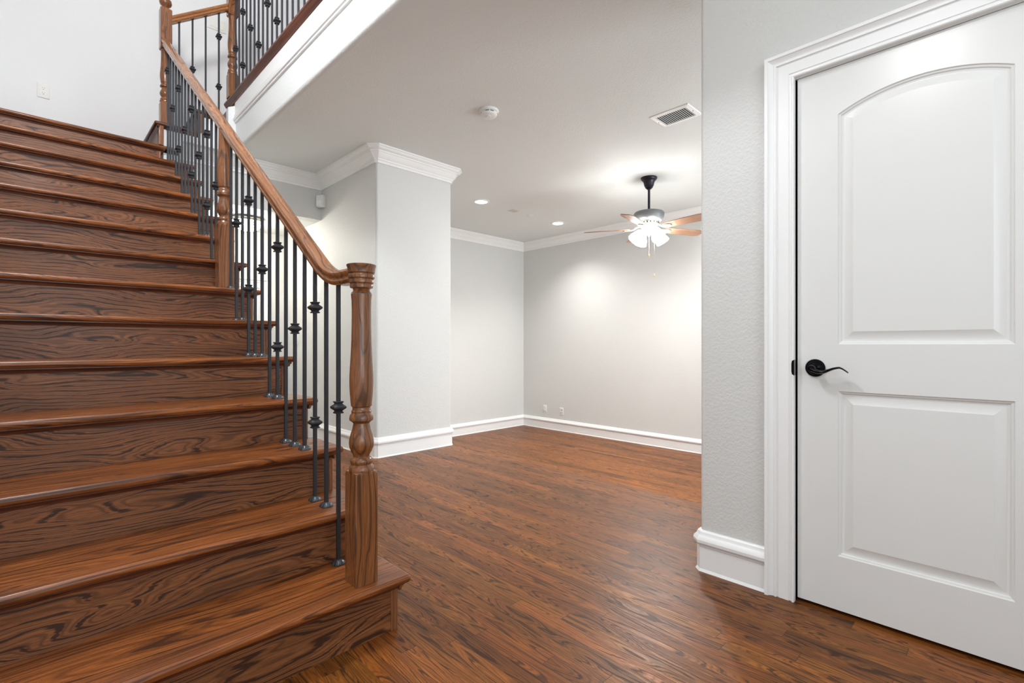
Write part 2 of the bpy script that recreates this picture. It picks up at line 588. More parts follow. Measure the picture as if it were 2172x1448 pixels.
struct('baseboard_hall', bm, M['trim'], 25)

# mouldings on the edge of the upper hall: white board, moulding band
bm = B()
prism(bm, [(XU + 0.002, 2.985), (XU - 0.012, 2.987), (XU - 0.014, 2.997), (XU - 0.022, 3.003), (XU - 0.026, 3.02), (XU - 0.018, 3.034), (XU - 0.014, 3.045), (XU - 0.016, 3.056), (XU - 0.010, 3.064), (XU - 0.008, 3.19), (XU + 0.002, 3.19)], 'Y', YN - 0.4, 4.895)
struct('trim_3', bm, M['trim'], 25)

# ------------------------------------------------------------------ door casing (three sides, mitred) and the door
CAS = [(0, 0), (0.019, 0), (0.022, 0.003), (0.022, 0.007), (0.0155, 0.011), (0.0140, 0.018), (0.0185, 0.019), (0.0185, 0.056), (0.0145, 0.058), (0.0160, 0.061), (0.0230, 0.064), (0.0230, 0.070), (0.0190, 0.072), (0.0210, 0.078), (0.0270, 0.087), (0.0300, 0.090), (0.0335, 0.091), (0.0335, 0.103), (0, 0.103)]


def casing(bm, plane, lo, hi, top, z0, axis, sgn, prof=CAS):
    """frame of mitred strips around an opening; prof: (proud, outward)"""
    rings = []
    for (h, z, dh, dz) in ((lo, z0, -1, 0), (lo, top, -1, 1), (hi, top, 1, 1), (hi, z0, 1, 0)):
        ring = []
        for p, w in prof:
            a, zz, d = h + dh * w, z + dz * w, plane + sgn * p
            ring.append((d, a, zz) if axis == 'X' else (a, d, zz))
        rings.append(ring)
    loft(bm, rings)


bm = B()
casing(bm, XD, DY0 - 0.0, DY1 + 0.0, DZ, 0.0, 'X', -1)
struct('trim_4', bm, M['trim'], 25)
bm = B()
for y0, y1, z0, z1 in ((DY1, DY1 + 0.012, 0, DZ + 0.01), (DY0 - 0.012, DY0 + 0.002, 0, DZ + 0.01), (DY0, DY1, DZ - 0.002, DZ + 0.012)):
    box(bm, XD + 0.001, XD + 0.115, y0, y1, z0, z1)
box(bm, XD + 0.045, XD + 0.06, DY1 - 0.014, DY1, 0, DZ)
box(bm, XD + 0.045, XD + 0.06, DY0, DY0 + 0.014, 0, DZ)
box(bm, XD + 0.045, XD + 0.06, DY0, DY1, DZ - 0.014, DZ)
struct('trim_5', bm, M['trim'], 0)


def panel_outline(h0, h1, z0, z1, rise=0.0, n=24, d=0.0):
    """outline of a door panel; d = inward offset (the arch stays concentric)"""
    pts = [(h0 + d, z0 + d), (h1 - d, z0 + d)]
    if rise:
        w = (h1 - h0) / 2
        rad = (w * w + rise * rise) / (2 * rise)
        zc = z1 + rise - rad
        a = math.asin((w - d) / (rad - d))
        for i in range(n + 1):
            t = a - 2 * a * i / n
            pts.append(((h0 + h1) / 2 + (rad - d) * math.sin(t), zc + (rad - d) * math.cos(t)))
    else:
        pts += [(h1 - d, z1 - d), (h0 + d, z1 - d)]
    return pts


def panel_door(h0, h1, z0, z1, panel_args, thick, P):
    """moulded two-panel slab. P(h,z,d) -> point, d = depth behind the face"""
    bm = B()
    PROF = [(0.0, 0.0), (0.003, 0.004), (0.008, 0.0055), (0.011, 0.009), (0.016, 0.0105), (0.020, 0.0105), (0.044, 0.002), (0.047, 0.0008)]
    def quad(pts_):
        bm.faces.new([bm.verts.new(P(h, z, 0)) for h, z in pts_])
    pa, pb = (panel_outline(*q) for q in panel_args)     # upper, lower
    a0, a1 = pa[0][0], pa[1][0]
    ua, ub = pa[0][1], pa[2][1]
    la, lb = pb[0][1], pb[2][1]
    for zz0, zz1 in ((z0, la), (la, lb), (lb, ua), (ua, ub), (ub, z1)):
        quad([(h0, zz0), (a0, zz0), (a0, zz1), (h0, zz1)])
        quad([(a1, zz0), (h1, zz0), (h1, zz1), (a1, zz1)])
    quad([(a0, z0), (a1, z0), (a1, la), (a0, la)])
    quad([(a0, lb), (a1, lb), (a1, ua), (a0, ua)])
    arch = pa[2:]
    for p_, q_ in zip(arch[:-1], arch[1:]):
        quad([p_, (p_[0], z1), (q_[0], z1), q_])
    if len(arch) == 2:
        pass
    for args in panel_args:
        prev = None
        pl = panel_outline(*args)
        for off, dep in PROF:
            ring = [bm.verts.new(P(h, z, dep)) for h, z in panel_outline(*args, d=off)]
            if prev is not None:
                for i in range(len(ring)):
                    j = (i + 1) % len(ring)
                    bm.faces.new((prev[i], prev[j], ring[j], ring[i]))
            prev = ring
        # raised field, filled in strips between matching heights
        f_ = [v for v in prev]
        if len(f_) == 4:
            bm.faces.new(f_)
        else:
            lo_, arc_ = f_[:2], f_[2:]
            m_ = len(arc_)
            cen = bm.verts.new(P((pl[0][0] + pl[1][0]) / 2, (pl[0][1] + pl[2][1]) / 2, PROF[-1][1]))
            for i in range(len(f_)):
                bm.faces.new((f_[i], f_[(i + 1) % len(f_)], cen))
    bmesh.ops.remove_doubles(bm, verts=bm.verts[:], dist=1e-5)
    outer = [bm.verts.new(P(h, z, 0)) for h, z in ((h0, z0), (h1, z0), (h1, z1), (h0, z1))]
    back = [bm.verts.new(P(h, z, thick)) for h, z in ((h0, z0), (h1, z0), (h1, z1), (h0, z1))]
    for i in range(4):
        j = (i + 1) % 4
        bm.faces.new((outer[i], outer[j], back[j], back[i]))
    bm.faces.new(back[::-1])
    return bm


PH0, PH1 = -0.0065, 0.4539
panels = [(PH0, PH1, 1.001, 1.855, 0.057), (PH0, PH1, 0.2156, 0.8272)]
bm = panel_door(DY0 + 0.003, DY1 - 0.006, 0.015, DZ - 0.004, panels, 0.035, lambda h, z, d: (XD + 0.006 + d, h, z))
door = struct('door_1', bm, M['door'], 20)
tag(door, 'grey-white two-panel door with arched top panel and dark lever', 'door')
# lever handle: rosette, stem, waved lever
hy, hz, hx = 0.527, 0.911, XD + 0.006
bm = B()
lathe(bm, [(0.0, -0.001), (0.0335, -0.001), (0.0338, 0.004), (0.031, 0.008), (0.027, 0.009), (0.0255, 0.012), (0.018, 0.017), (0.0125, 0.021), (0.0115, 0.044), (0.0, 0.046)], (0, 0, 0), 36, True, 'X')
for v in bm.verts:
    v.co.x = -v.co.x
bmesh.ops.translate(bm, verts=bm.verts[:], vec=(hx, hy, hz))
rose = obj('door_handle', bm, M['bronze'], door)
tag(rose, 'dark bronze lever handle')
bm = B()
pts, rad = [], []
for i in range(15):
    t = i / 14
    y = 0.004 - 0.118 * t
    z = -0.002 - 0.011 * math.sin(PI * min(1, t / 0.55)) * (1 if t < 0.55 else 0) + (0.007 * math.sin(PI * (t - 0.55) / 0.45 * 0.9) if t > 0.55 else 0) - (0.012 * max(0, t - 0.8) / 0.2 if t > 0.8 else 0)
    pts.append((t, y, z))
rings = []
for i, (t, y, z) in enumerate(pts):
    wx = 0.013 + 0.004 * math.sin(PI * t)          # lever is broad towards the viewer's plan, thin seen from the front
    th = 0.0075 * (1 - t) ** 1.3 + 0.0026
    ring = [(hx - 0.046 + wx * math.cos(2 * PI * k / 12) * (1 - 0.35 * t), hy + y, hz + z + th * math.sin(2 * PI * k / 12)) for k in range(12)]
    rings.append(ring)
loft(bm, rings)
lathe(bm, [(0.0, -0.012), (0.011, -0.010), (0.0135, 0.0), (0.011, 0.010), (0.0, 0.012)], (hx - 0.046, hy, hz), 20, True, 'X')
obj('lever', bm, M['bronze'], rose)
bm = B()
box(bm, XD - 0.002, XD + 0.012, DY1 - 0.0015, DY1 + 0.0005, hz - 0.03, hz + 0.03)
prism(bm, arc(DY1 + 0.001, hz, 0.011, -90, 90, 8)[0:0] + [(DY1 - 0.001, hz - 0.030), (DY1 + 0.006, hz - 0.026), (DY1 + 0.008, hz - 0.015), (DY1 + 0.008, hz + 0.015), (DY1 + 0.006, hz + 0.026), (DY1 - 0.001, hz + 0.030)], 'X', XD - 0.0225, XD - 0.012)
sp = obj('strike_plate', bm, M['bronze'], door)
tag(sp, 'black strike plate on door edge')

# back hall door with its casing
bm = B()
casing(bm, YHB, 0.93, 1.90, 2.04 + ZL, ZL, 'Y', -1)
struct('trim_6', bm, M['trim'], 25)
pl = [(1.06, 1.77, ZL + 1.0, ZL + 1.80, 0.08), (1.06, 1.77, ZL + 0.22, ZL + 0.82)]
bm = panel_door(0.935, 1.895, ZL + 0.01, 2.035 + ZL, pl, 0.004 + 0.012, lambda h, z, d: (h, YHB - 0.016 + d, z))
d2 = struct('door_2', bm, M['trim'], 20)
tag(d2, 'white panelled door in the back hall behind the balusters', 'door')

# ------------------------------------------------------------------ staircase
stair = thing('staircase', 'dark stained oak staircase climbing to the landing and the upper floor', 'staircase', (0.35, Y1, 0))
stair_inv = Matrix.Translation(-Vector((0.35, Y1, 0)))


def part(name, bm, mat, parent, smooth=35, inv=None):
    o = obj(name, bm, mat, None, smooth)
    o.parent = parent
    # meshes are built in world coordinates; keep them there
    m_ = Matrix.Identity(4)
    p = parent
    while p:
        m_ = (Matrix.Translation(p.location) @ p.rotation_euler.to_matrix().to_4x4()) @ m_
        p = p.parent
    o.data.transform(m_.inverted())
    return o


TH = 0.028


def nose_prof(y0, y1, z):
    """tread section (y,z): rounded nosing at y0"""
    r = TH / 2
    return [(y1, z - TH), (y1, z)] + [(y0 + r + r * math.cos(math.radians(a)), z - r + r * math.sin(math.radians(a))) for a in range(90, 271, 20)]


def tread(x0, x1, y0, y1, z, end=True):
    """board with rounded front and rounded right end"""
    bm = B()
    box(bm, x0, x1, y0, y1, z - TH, z)
    es = []
    for e in bm.edges:
        a, b = e.verts[0].co, e.verts[1].co
        fr = abs(a.y - y0) < 1e-5 and abs(b.y - y0) < 1e-5 and abs(a.z - b.z) < 1e-5
        rt = end and abs(a.x - x1) < 1e-5 and abs(b.x - x1) < 1e-5 and abs(a.z - b.z) < 1e-5
        vt = end and abs(a.x - x1) < 1e-5 and abs(b.x - x1) < 1e-5 and abs(a.y - y0) < 1e-5 and abs(b.y - y0) < 1e-5
        if fr or rt or vt:
            es.append(e)
    bmesh.ops.bevel(bm, geom=es, offset=TH * 0.46, segments=4, profile=0.5, affect='EDGES')
    return bm


XS = 0.930           # outside of the riser trim
for k in range(1, 15):
    yn = Y1 + (k - 1) * RUN
    z = k * RISE
    x1 = XT if k < 14 else 0.8125
    yb = yn + RUN + 0.035 if k < 14 else YB - 0.002
    xr = XS - 0.026 if k < 14 else 0.752
    o = part('tread' if k < 14 else 'landing', tread(XW + 0.001, x1, yn, yb, z), M['tread'], stair)
    bm = B()
    box(bm, XW + 0.001, xr, yn + 0.035, yn + 0.053, (k - 1) * RISE, z - TH + 0.002)
    part('riser', bm, M['riser'], stair, 0)
    bm = B()      # cove under the nosing
    prism(bm, [(yn + 0.035, z - TH - 0.020), (yn + 0.032, z - TH - 0.020), (yn + 0.031, z - TH - 0.016), (yn + 0.026, z - TH - 0.010), (yn + 0.020, z - TH - 0.007), (yn + 0.016, z - TH - 0.004), (yn + 0.016, z - TH + 0.001), (yn + 0.035, z - TH + 0.001)], 'X', XW + 0.001, xr + 0.026 + 0.014)
    part('cove_moulding', bm, M['cap'], stair)
    bm = B()      # reeded end trim beside the riser and the bracket on the open side
    x0 = xr
    zb, zt = (k - 1) * RISE, z - TH - 0.001
    prism(bm, [(x0, yn + 0.053), (x0, yn + 0.033), (x0 + 0.004, yn + 0.031), (x0 + 0.008, yn + 0.033), (x0 + 0.010, yn + 0.036), (x0 + 0.012, yn + 0.033), (x0 + 0.018, yn + 0.031), (x0 + 0.026, yn + 0.033), (x0 + 0.026, yn + 0.053)], 'Z', zb, zt)
    if k < 14:
        ye = yn + RUN + 0.035
        prism(bm, [(yn + 0.036, zb), (yn + 0.036, zt), (ye, zt), (ye, zt - 0.035), (ye - 0.05, zt - 0.04), (ye - 0.09, zt - 0.075), (ye - 0.13, zt - 0.085), (yn + 0.10, zb + 0.02), (yn + 0.075, zb)], 'X', XS - 0.012, XS)
        prism(bm, [(XS, zt - 0.022), (XS + 0.006, zt - 0.020), (XS + 0.010, zt - 0.010), (XS + 0.018, zt - 0.006), (XS + 0.018, zt), (XS, zt)], 'Y', yn + 0.018, ye)
    part('end_trim', bm, M['end'], stair)

# upper flight: two treads climbing to the right, and the last riser
YS = 4.862
for k, xn in ((15, 0.729), (16, 1.012)):
    z = k * RISE
    bm = tread(0, 1, 0, 1, 0)      # made along y then turned: front faces -x, open end faces -y
    bm.free()
    bm = B()
    x1 = xn + (0.318 if k == 15 else 0.222)
    box(bm, xn, x1, YS, YB - 0.002, z - TH, z)
    es = [e for e in bm.edges if (abs(e.verts[0].co.x - xn) < 1e-5 and abs(e.verts[1].co.x - xn) < 1e-5 and not (abs(e.verts[0].co.y - YB) < 0.01 and abs(e.verts[1].co.y - YB) < 0.01))
          or (abs(e.verts[0].co.y - YS) < 1e-5 and abs(e.verts[1].co.y - YS) < 1e-5 and abs(e.verts[0].co.z - e.verts[1].co.z) < 1e-5)]
    bmesh.ops.bevel(bm, geom=es, offset=TH * 0.46, segments=4, profile=0.5, affect='EDGES')
    part('tread', bm, M['cap'], stair)
    bm = B()
    box(bm, xn + 0.035, xn + 0.053, YS + 0.100, YB - 0.002, z - RISE, z - TH + 0.002)
    part('riser', bm, M['riser'], stair, 0)
    bm = B()
    prism(bm, [(xn + 0.036, z - TH - 0.02), (xn + 0.018, z - TH - 0.004), (xn + 0.018, z - TH + 0.001), (xn + 0.036, z - TH + 0.001)], 'Y', YS + 0.012, YB - 0.002)
    prism(bm, [(YS + 0.032, z - TH - 0.02), (YS + 0.014, z - TH - 0.004), (YS + 0.014, z - TH + 0.001), (YS + 0.032, z - TH + 0.001)], 'X', xn + 0.02, x1)
    part('cove_moulding', bm, M['cap'], stair)
    bm = B()
    box(bm, xn + 0.030, xn + 0.062, YS + 0.012, YS + 0.032, z - RISE, z - TH - 0.001, 0.003)
    part('end_trim', bm, M['end'], stair)
bm = B()
box(bm, XU - 0.020, XU - 0.002, YS + 0.21, YB - 0.002, 16 * RISE, ZU - TH)
part('riser', bm, M['riser'], stair, 0)

# floor and edge board of the upper hall
bm = B()
box(bm, XU + 0.06, 5.0, YN - 0.4, YB, ZU - 0.012, ZU + 0.002)
struct('floor', bm, M['floor'], 0)
bm = B()
prism(bm, [(1.46, ZU), (1.46, ZU + 0.040), (1.306, ZU + 0.040), (1.294, ZU + 0.036), (1.288, ZU + 0.026), (1.290, ZU + 0.014), (1.298, ZU + 0.006), (1.302, ZU - 0.004), (1.312, ZU - 0.012), (1.318, ZU - 0.026), (XU - 0.004, ZU - 0.03), (XU - 0.004, ZU)], 'Y', YN - 0.4, 5.11)
edge = struct('trim_7', bm, M['cap_y'], 30)

# ------------------------------------------------------------------ railings
NEWEL_LOW = [(0.036, 0.372), (0.0415, 0.376), (0.0420, 0.383), (0.0415, 0.392), (0.036, 0.399), (0.0345, 0.403), (0.0355, 0.406), (0.0375, 0.410), (0.0375, 0.417), (0.034, 0.424),
             (0.027, 0.429), (0.0275, 0.434), (0.034, 0.446), (0.0400, 0.462), (0.0415, 0.474), (0.0405, 0.488), (0.036, 0.506), (0.031, 0.522), (0.0275, 0.538),
             (0.027, 0.543), (0.032, 0.548), (0.0395, 0.553), (0.0402, 0.560), (0.0385, 0.570), (0.0335, 0.576), (0.0330, 0.580), (0.0340, 0.584), (0.0300, 0.590), (0.0300, 0.598),
             (0.0345, 0.602), (0.0365, 0.622), (0.0390, 0.652), (0.0400, 0.680), (0.0395, 0.710), (0.0372, 0.750), (0.0350, 0.790), (0.0335, 0.830), (0.0325, 0.880), (0.0322, 0.930), (0.0330, 0.965), (0.0350, 0.985)]
NEWEL_CAP = [(0.0352, 0.988), (0.030, 0.993), (0.0275, 0.999), (0.0290, 1.003), (0.0375, 1.006), (0.0390, 1.012), (0.0370, 1.018), (0.0380, 1.021), (0.0410, 1.023), (0.0420, 1.030), (0.0400, 1.035),
             (0.0410, 1.037), (0.0440, 1.040), (0.0448, 1.047), (0.0430, 1.052), (0.0410, 1.055), (0.0445, 1.058), (0.0455, 1.065), (0.0470, 1.075), (0.0495, 1.081), (0.0500, 1.0845), (0.0470, 1.0865), (0.0, 1.087)]


def block(bm, h, z0, z1, top=True, bottom=False):
    """square post block with lamb's-tongue corners"""
    def sq(z, a, c_):
        return [(a, -a + c_, z), (a, a - c_, z), (a - c_, a, z), (-a + c_, a, z), (-a, a - c_, z), (-a, -a + c_, z), (-a + c_, -a, z), (a - c_, -a, z)]
    rings = []
    e = 0.002
    if bottom:
        rings += [sq(z0, h * 0.95, h * 0.30), sq(z0 + 0.003, h, h * 0.18), sq(z0 + 0.010, h, e)]
    else:
        rings += [sq(z0, h, e)]
    if top:
        rings += [sq(z1 - 0.010, h, e), sq(z1 - 0.003, h, h * 0.18), sq(z1, h * 0.95, h * 0.30)]
    else:
        rings += [sq(z1, h, e)]
    loft(bm, rings)


def newel(railing, loc, kind, top=None):
    """kind: 'start' (turned with a round cap), 'mid' (cut by the handrail at height top), 'corner' (upper block and ball)"""
    h = 0.0405
    bm = B()
    if kind == 'corner':
        low, upb, upt = top
        block(bm, h, 0, low)
        s = (upb - low) / (0.985 - 0.372)
        lathe(bm, [(r, low + (z_ - 0.372) * s) for r, z_ in NEWEL_LOW] + [(0.036, upb - 0.004), (0.036, upb + 0.004)], seg=28)
        block(bm, h, upb, upt, True, True)
    else:
        block(bm, h, 0, 0.380)
        prof = list(NEWEL_LOW)
        if kind == 'mid':
            prof = [(r, z_) for r, z_ in prof if z_ < top - 0.02] + [(0.0325, top)]
        lathe(bm, prof, seg=32)
    n = part('newel_post', bm, M['post'], railing)
    bm2 = B()
    n.location = Vector(loc) - railing.location
    me = n.data
    inv = Matrix.Translation(railing.location)
    me.transform(inv)
    if kind == 'start':
        lathe(bm2, NEWEL_CAP, seg=36)
        cpo = obj('newel_cap', bm2, M['post'], n)
    elif kind == 'corner':
        upt = top[2]
        lathe(bm2, [(0.030, upt - 0.004), (0.034, upt + 0.006), (0.028, upt + 0.012), (0.020, upt + 0.018), (0.024, upt + 0.026), (0.040, upt + 0.040), (0.046, upt + 0.058), (0.042, upt + 0.078), (0.026, upt + 0.092), (0.0, upt + 0.097)], seg=28)
        obj('newel_cap', bm2, M['post'], n)
    else:
        bm2.free()
    return n


KN = [(0.0085, -0.0228), (0.0150, -0.0222), (0.0154, -0.0192), (0.0140, -0.0172), (0.0118, -0.0150), (0.0128, -0.0118), (0.0190, -0.0068), (0.0232, -0.0032), (0.0238, 0.0), (0.0232, 0.0032), (0.0190, 0.0068), (0.0128, 0.0118), (0.0118, 0.0150), (0.0140, 0.0172), (0.0154, 0.0192), (0.0150, 0.0222), (0.0085, 0.0228)]


def square_turn(bm, prof, c0=0.15):
    rings = []
    for r, z in prof:
        e = r * c0
        rings.append([(r, -r + e, z), (r, r - e, z), (r - e, r, z), (-r + e, r, z), (-r, r - e, z), (-r, -r + e, z), (-r + e, -r, z), (r - e, -r, z)])
    loft(bm, rings)


def knuckle_mesh():
    bm = B()
    square_turn(bm, KN, 0.22)
    return bm


def shoe_mesh():
    bm = B()
    rings = []
    for r, z in ((0.0235, 0.0), (0.0235, 0.004), (0.0205, 0.009), (0.015, 0.0145), (0.0095, 0.018)):
        ring = []
        for i in range(40):
            a = 2 * PI * i / 40
            s = 1 / max(abs(math.cos(a)), abs(math.sin(a)))
            rr = r * (0.45 + 0.55 * s * 0.86) * (1 + (0.07 if i % 4 < 2 else -0.05) * (1 if r > 0.012 else 0))
            ring.append((rr * math.cos(a), rr * math.sin(a), z))
        rings.append(ring)
    loft(bm, rings)
    return bm


kn_src = obj('knuckle', knuckle_mesh(), M['iron'])
sh_src = obj('shoe', shoe_mesh(), M['shoe'])
KN_ME, SH_ME = kn_src.data, sh_src.data
bpy.data.objects.remove(kn_src)
bpy.data.objects.remove(sh_src)
BAR = 0.0066


def baluster(railing, x, y, z0, z1, knucks, shoe=True, shoe_top=False):
    bm = B()
    h = z1 - z0
    box(bm, -BAR, BAR, -BAR, BAR, 0, h, 0.0012, 1)
    o = obj('baluster', bm, M['iron'], railing, 0)
    o.location = Vector((x, y, z0)) - railing.location
    for k in knucks:
        kk = bpy.data.objects.new('knuckle', KN_ME)
        COL.objects.link(kk)
        kk.parent = o
        kk.location = (0, 0, k - z0)
    if shoe:
        s = bpy.data.objects.new('shoe', SH_ME)
        COL.objects.link(s)
        s.parent = o
        s.location = (0, 0, 0.0005)
    if shoe_top:
        s = bpy.data.objects.new('shoe', SH_ME)
        COL.objects.link(s)
        s.parent = o
        s.location = (0, 0, h - 0.0005)
        s.rotation_euler = (PI, 0, 0)
        s.scale = (0.62, 0.62, 0.8)
    return o


RAIL = [(-0.020, 0.0), (0.020, 0.0), (0.0205, 0.005), (0.025, 0.008), (0.0265, 0.014), (0.0235, 0.020), (0.0235, 0.025), (0.0275, 0.029), (0.0305, 0.036), (0.0300, 0.043), (0.0255, 0.0495), (0.017, 0.054), (0.0, 0.0565),
        (-0.017, 0.054), (-0.0255, 0.0495), (-0.0300, 0.043), (-0.0305, 0.036), (-0.0275, 0.029), (-0.0235, 0.025), (-0.0235, 0.020), (-0.0265, 0.014), (-0.025, 0.008), (-0.0205, 0.005)]


def rail_sweep(pts, side):
    """pts: underside centre line; side: horizontal unit vector across the rail"""
    bm = B()
    pts = [Vector(p) for p in pts]
    s = Vector(side)
    rings = []
    for i, p in enumerate(pts):
        d0 = (p - pts[i - 1]).normalized() if i else None
        d1 = (pts[i + 1] - p).normalized() if i < len(pts) - 1 else None
        d = (d0 + d1).normalized() if d0 and d1 else (d0 or d1)
        up = s.cross(d)
        if up.z < 0:
            up = -up
        if i in (0, len(pts) - 1):        # plumb ends
            k = 1 / max(0.3, up.z)
            rings.append([p + s * a + Vector((0, 0, 1)) * b * k for a, b in RAIL])
        else:
            rings.append([p + s * a + up * b for a, b in RAIL])
    loft(bm, rings)
    return bm


SL = RISE / RUN


def rail_z(y):
    return 1.468 + SL * (y - 2.167)


# lower flight
NX, NY = 0.818, 1.571
MY = 3.232
N1 = (0.827, 5.015)
rl = thing('stair_railing', 'long railing climbing the main flight from the round-capped newel, black balusters under oak rail', 'railing', (NX, NY, RISE))
zl_ = 1.2155
yi = 2.167 + (zl_ - 1.468) / SL
pts = [(XB, NY, zl_), (XB, yi - 0.11, zl_)]
for i in range(1, 13):
    t = i / 13
    a, b, c_ = Vector((XB, yi - 0.11, zl_)), Vector((XB, yi, zl_)), Vector((XB, yi + 0.12, zl_ + 0.12 * SL))
    pts.append(tuple(a * (1 - t) ** 2 + b * 2 * t * (1 - t) + c_ * t * t))
pts.append((XB, yi + 0.12, zl_ + 0.12 * SL))
yend = N1[1] - 0.036
pts.append((XB, yend, rail_z(yend)))
part('handrail', rail_sweep(pts, (1, 0, 0)), M['rail'], rl, 30)


def rail_under(y):
    if y <= yi - 0.11:
        return zl_
    if y < yi + 0.12:
        best = min(pts, key=lambda p: abs(p[1] - y))
        return best[2]
    return rail_z(y)


newel(rl, (NX, NY, RISE), 'start')
newel(rl, (XB, MY, 7 * RISE), 'mid', rail_z(MY) - 7 * RISE + 0.02)
newel(rl, (N1[0], N1[1], 15 * RISE), 'corner', (0.215, 3.485 - 15 * RISE, 3.825 - 15 * RISE))
for i in range(31):
    if i == 14:
        continue
    y = 1.752 + 0.10424 * i
    k = int((y - Y1) / RUN) + 1
    zl = 0.768 + SL * (y - 1.752)
    if k > 1 and y - (Y1 + (k - 1) * RUN) < 0.03:
        k -= 1
    k = min(k, 13)
    kn = [[zl], [], [zl - 0.23, zl + 0.23], []][i % 4]
    baluster(rl, XB, y, k * RISE, rail_under(y) + 0.012, kn)

# short railing beside the upper flight
X2, Y2 = 1.328, 4.985
YR2 = 5.0
r2 = thing('stair_railing', 'short railing of four balusters between the two upper newel posts', 'railing', (N1[0] + 0.3, YR2, 15 * RISE))


def rail2(x):
    return 3.722 + 0.735 * (x - 0.875)


part('handrail', rail_sweep([(N1[0] + 0.038, YR2, rail2(N1[0] + 0.038)), (X2 - 0.038, YR2, rail2(X2 - 0.038))], (0, 1, 0)), M['rail_x'], r2, 30)
for i, x in enumerate((0.921, 1.019, 1.118, 1.221)):
    k = 15 if x < 1.03 else 16
    zc = 3.392 + 0.735 * (x - 1.019)
    kn = [[], [zc], [], [zc - 0.225, zc + 0.225]][i]
    baluster(r2, x, YR2, k * RISE, rail2(x) + 0.01, kn, True, True)

# railing of the upper hall
ZK = ZU + 0.040
r3 = thing('hall_railing', 'upper hall railing standing on the dark edge board at the top', 'railing', (X2, 3.0, ZK))
newel(r3, (X2, Y2, ZK), 'corner', (3.452 - ZK, 3.985 - ZK, 4.21 - ZK))
zr = 4.115
part('handrail', rail_sweep([(X2, Y2 - 0.038, zr), (X2, YN, zr)], (1, 0, 0)), M['rail_x'], r3, 30)
for i in range(34):
    y = 4.888 - 0.1026 * i
    kn = [[3.655], [], [3.655 - 0.232, 3.655 + 0.232], []][i % 4]
    baluster(r3, X2, y, ZK, zr + 0.01, kn)

# ------------------------------------------------------------------ ceiling fan
FX, FY = 4.62, 2.659
fan = thing('ceiling_fan', 'dark five-blade ceiling fan with lit frosted shades in the sunken room', 'ceiling fan', (FX, FY, ZC))
bm = B()
lathe(bm, [(0.083, 0.0), (0.084, -0.010), (0.078, -0.016), (0.076, -0.024), (0.066, -0.030), (0.056, -0.050), (0.050, -0.075), (0.047, -0.088), (0.040, -0.094), (0.040, -0.102), (0.030, -0.112), (0.020, -0.122), (0.0, -0.123)], seg=32)
obj('canopy', bm, M['fan_dark'], fan)
bm = B()
lathe(bm, [(0.0125, -0.115), (0.0125, -0.352)], seg=16)
obj('downrod', bm, M['fan_dark'], fan)
bm = B()
lathe(bm, [(0.020, -0.335), (0.055, -0.345), (0.110, -0.352), (0.145, -0.362), (0.155, -0.376), (0.154, -0.400), (0.146, -0.430), (0.128, -0.452), (0.120, -0.456), (0.0, -0.457)], seg=40)
obj('motor_housing', bm, M['fan_grey'], fan)
bm = B()
lathe(bm, [(0.108, -0.455), (0.104, -0.470), (0.094, -0.486), (0.078, -0.500), (0.078, -0.520), (0.060, -0.530), (0.0, -0.531)], seg=40)
vent_ring = obj('switch_housing', bm, M['nickel'], fan)
bm = B()
for i in range(18):
    a = 2 * PI * i / 18
    p = Vector((0.100 * math.cos(a), 0.100 * math.sin(a), -0.478))
    t = len(bm.verts)
    fs = cbox(bm, (0, 0, 0), (0.008, 0.012, 0.016))
    nv = bm.verts[:][t:]
    bmesh.ops.rotate(bm, verts=nv, cent=(0, 0, 0), matrix=Matrix.Rotation(a, 3, 'Z'))
    bmesh.ops.translate(bm, verts=nv, vec=p)
obj('vent_slot', bm, M['slot'], vent_ring, 0)
ZB = -0.53
for i in range(5):
    a = math.radians(2 + 72 * i) + YAW
    bm = B()
    pitch = math.radians(-12)
    outline = [(0.195, -0.045), (0.24, -0.056), (0.40, -0.066), (0.60, -0.070), (0.645, -0.062), (0.67, -0.045), (0.67, 0.045), (0.645, 0.062), (0.60, 0.070), (0.40, 0.066), (0.24, 0.056), (0.195, 0.045)]
    loft(bm, [[(x, y, -0.0035) for x, y in outline], [(x, y, 0.0035) for x, y in outline]])
    bmesh.ops.rotate(bm, verts=bm.verts[:], cent=(0, 0, 0), matrix=Matrix.Rotation(pitch, 3, 'X'))
    bl = obj('blade', bm, M['blade'], fan)
    bl.location = (0, 0, ZB)
    bl.rotation_euler = (0, 0, a)
    bm = B()
    tube(bm, [(0.085, 0, 0.030), (0.12, 0, 0.022), (0.16, 0, -0.004), (0.20, 0, -0.008)], [0.011, 0.010, 0.009, 0.008], 8)
    for s in (-1, 1):
        tube(bm, [(0.15, 0.004 * s, -0.002), (0.18, 0.030 * s, -0.009), (0.215, 0.036 * s, -0.010), (0.25, 0.024 * s, -0.009), (0.262, 0.0, -0.008)], 0.0065, 8)
    bmesh.ops.rotate(bm, verts=bm.verts[:], cent=(0, 0, 0), matrix=Matrix.Rotation(pitch, 3, 'X'))
    obj('blade_iron', bm, M['nickel'], bl)
bm = B()
lathe(bm, [(0.058, -0.530), (0.064, -0.545), (0.060, -0.565), (0.045, -0.580), (0.022, -0.592), (0.012, -0.602), (0.008, -0.612), (0.0, -0.616)], seg=28)
kit = obj('light_kit', bm, M['nickel'], fan)
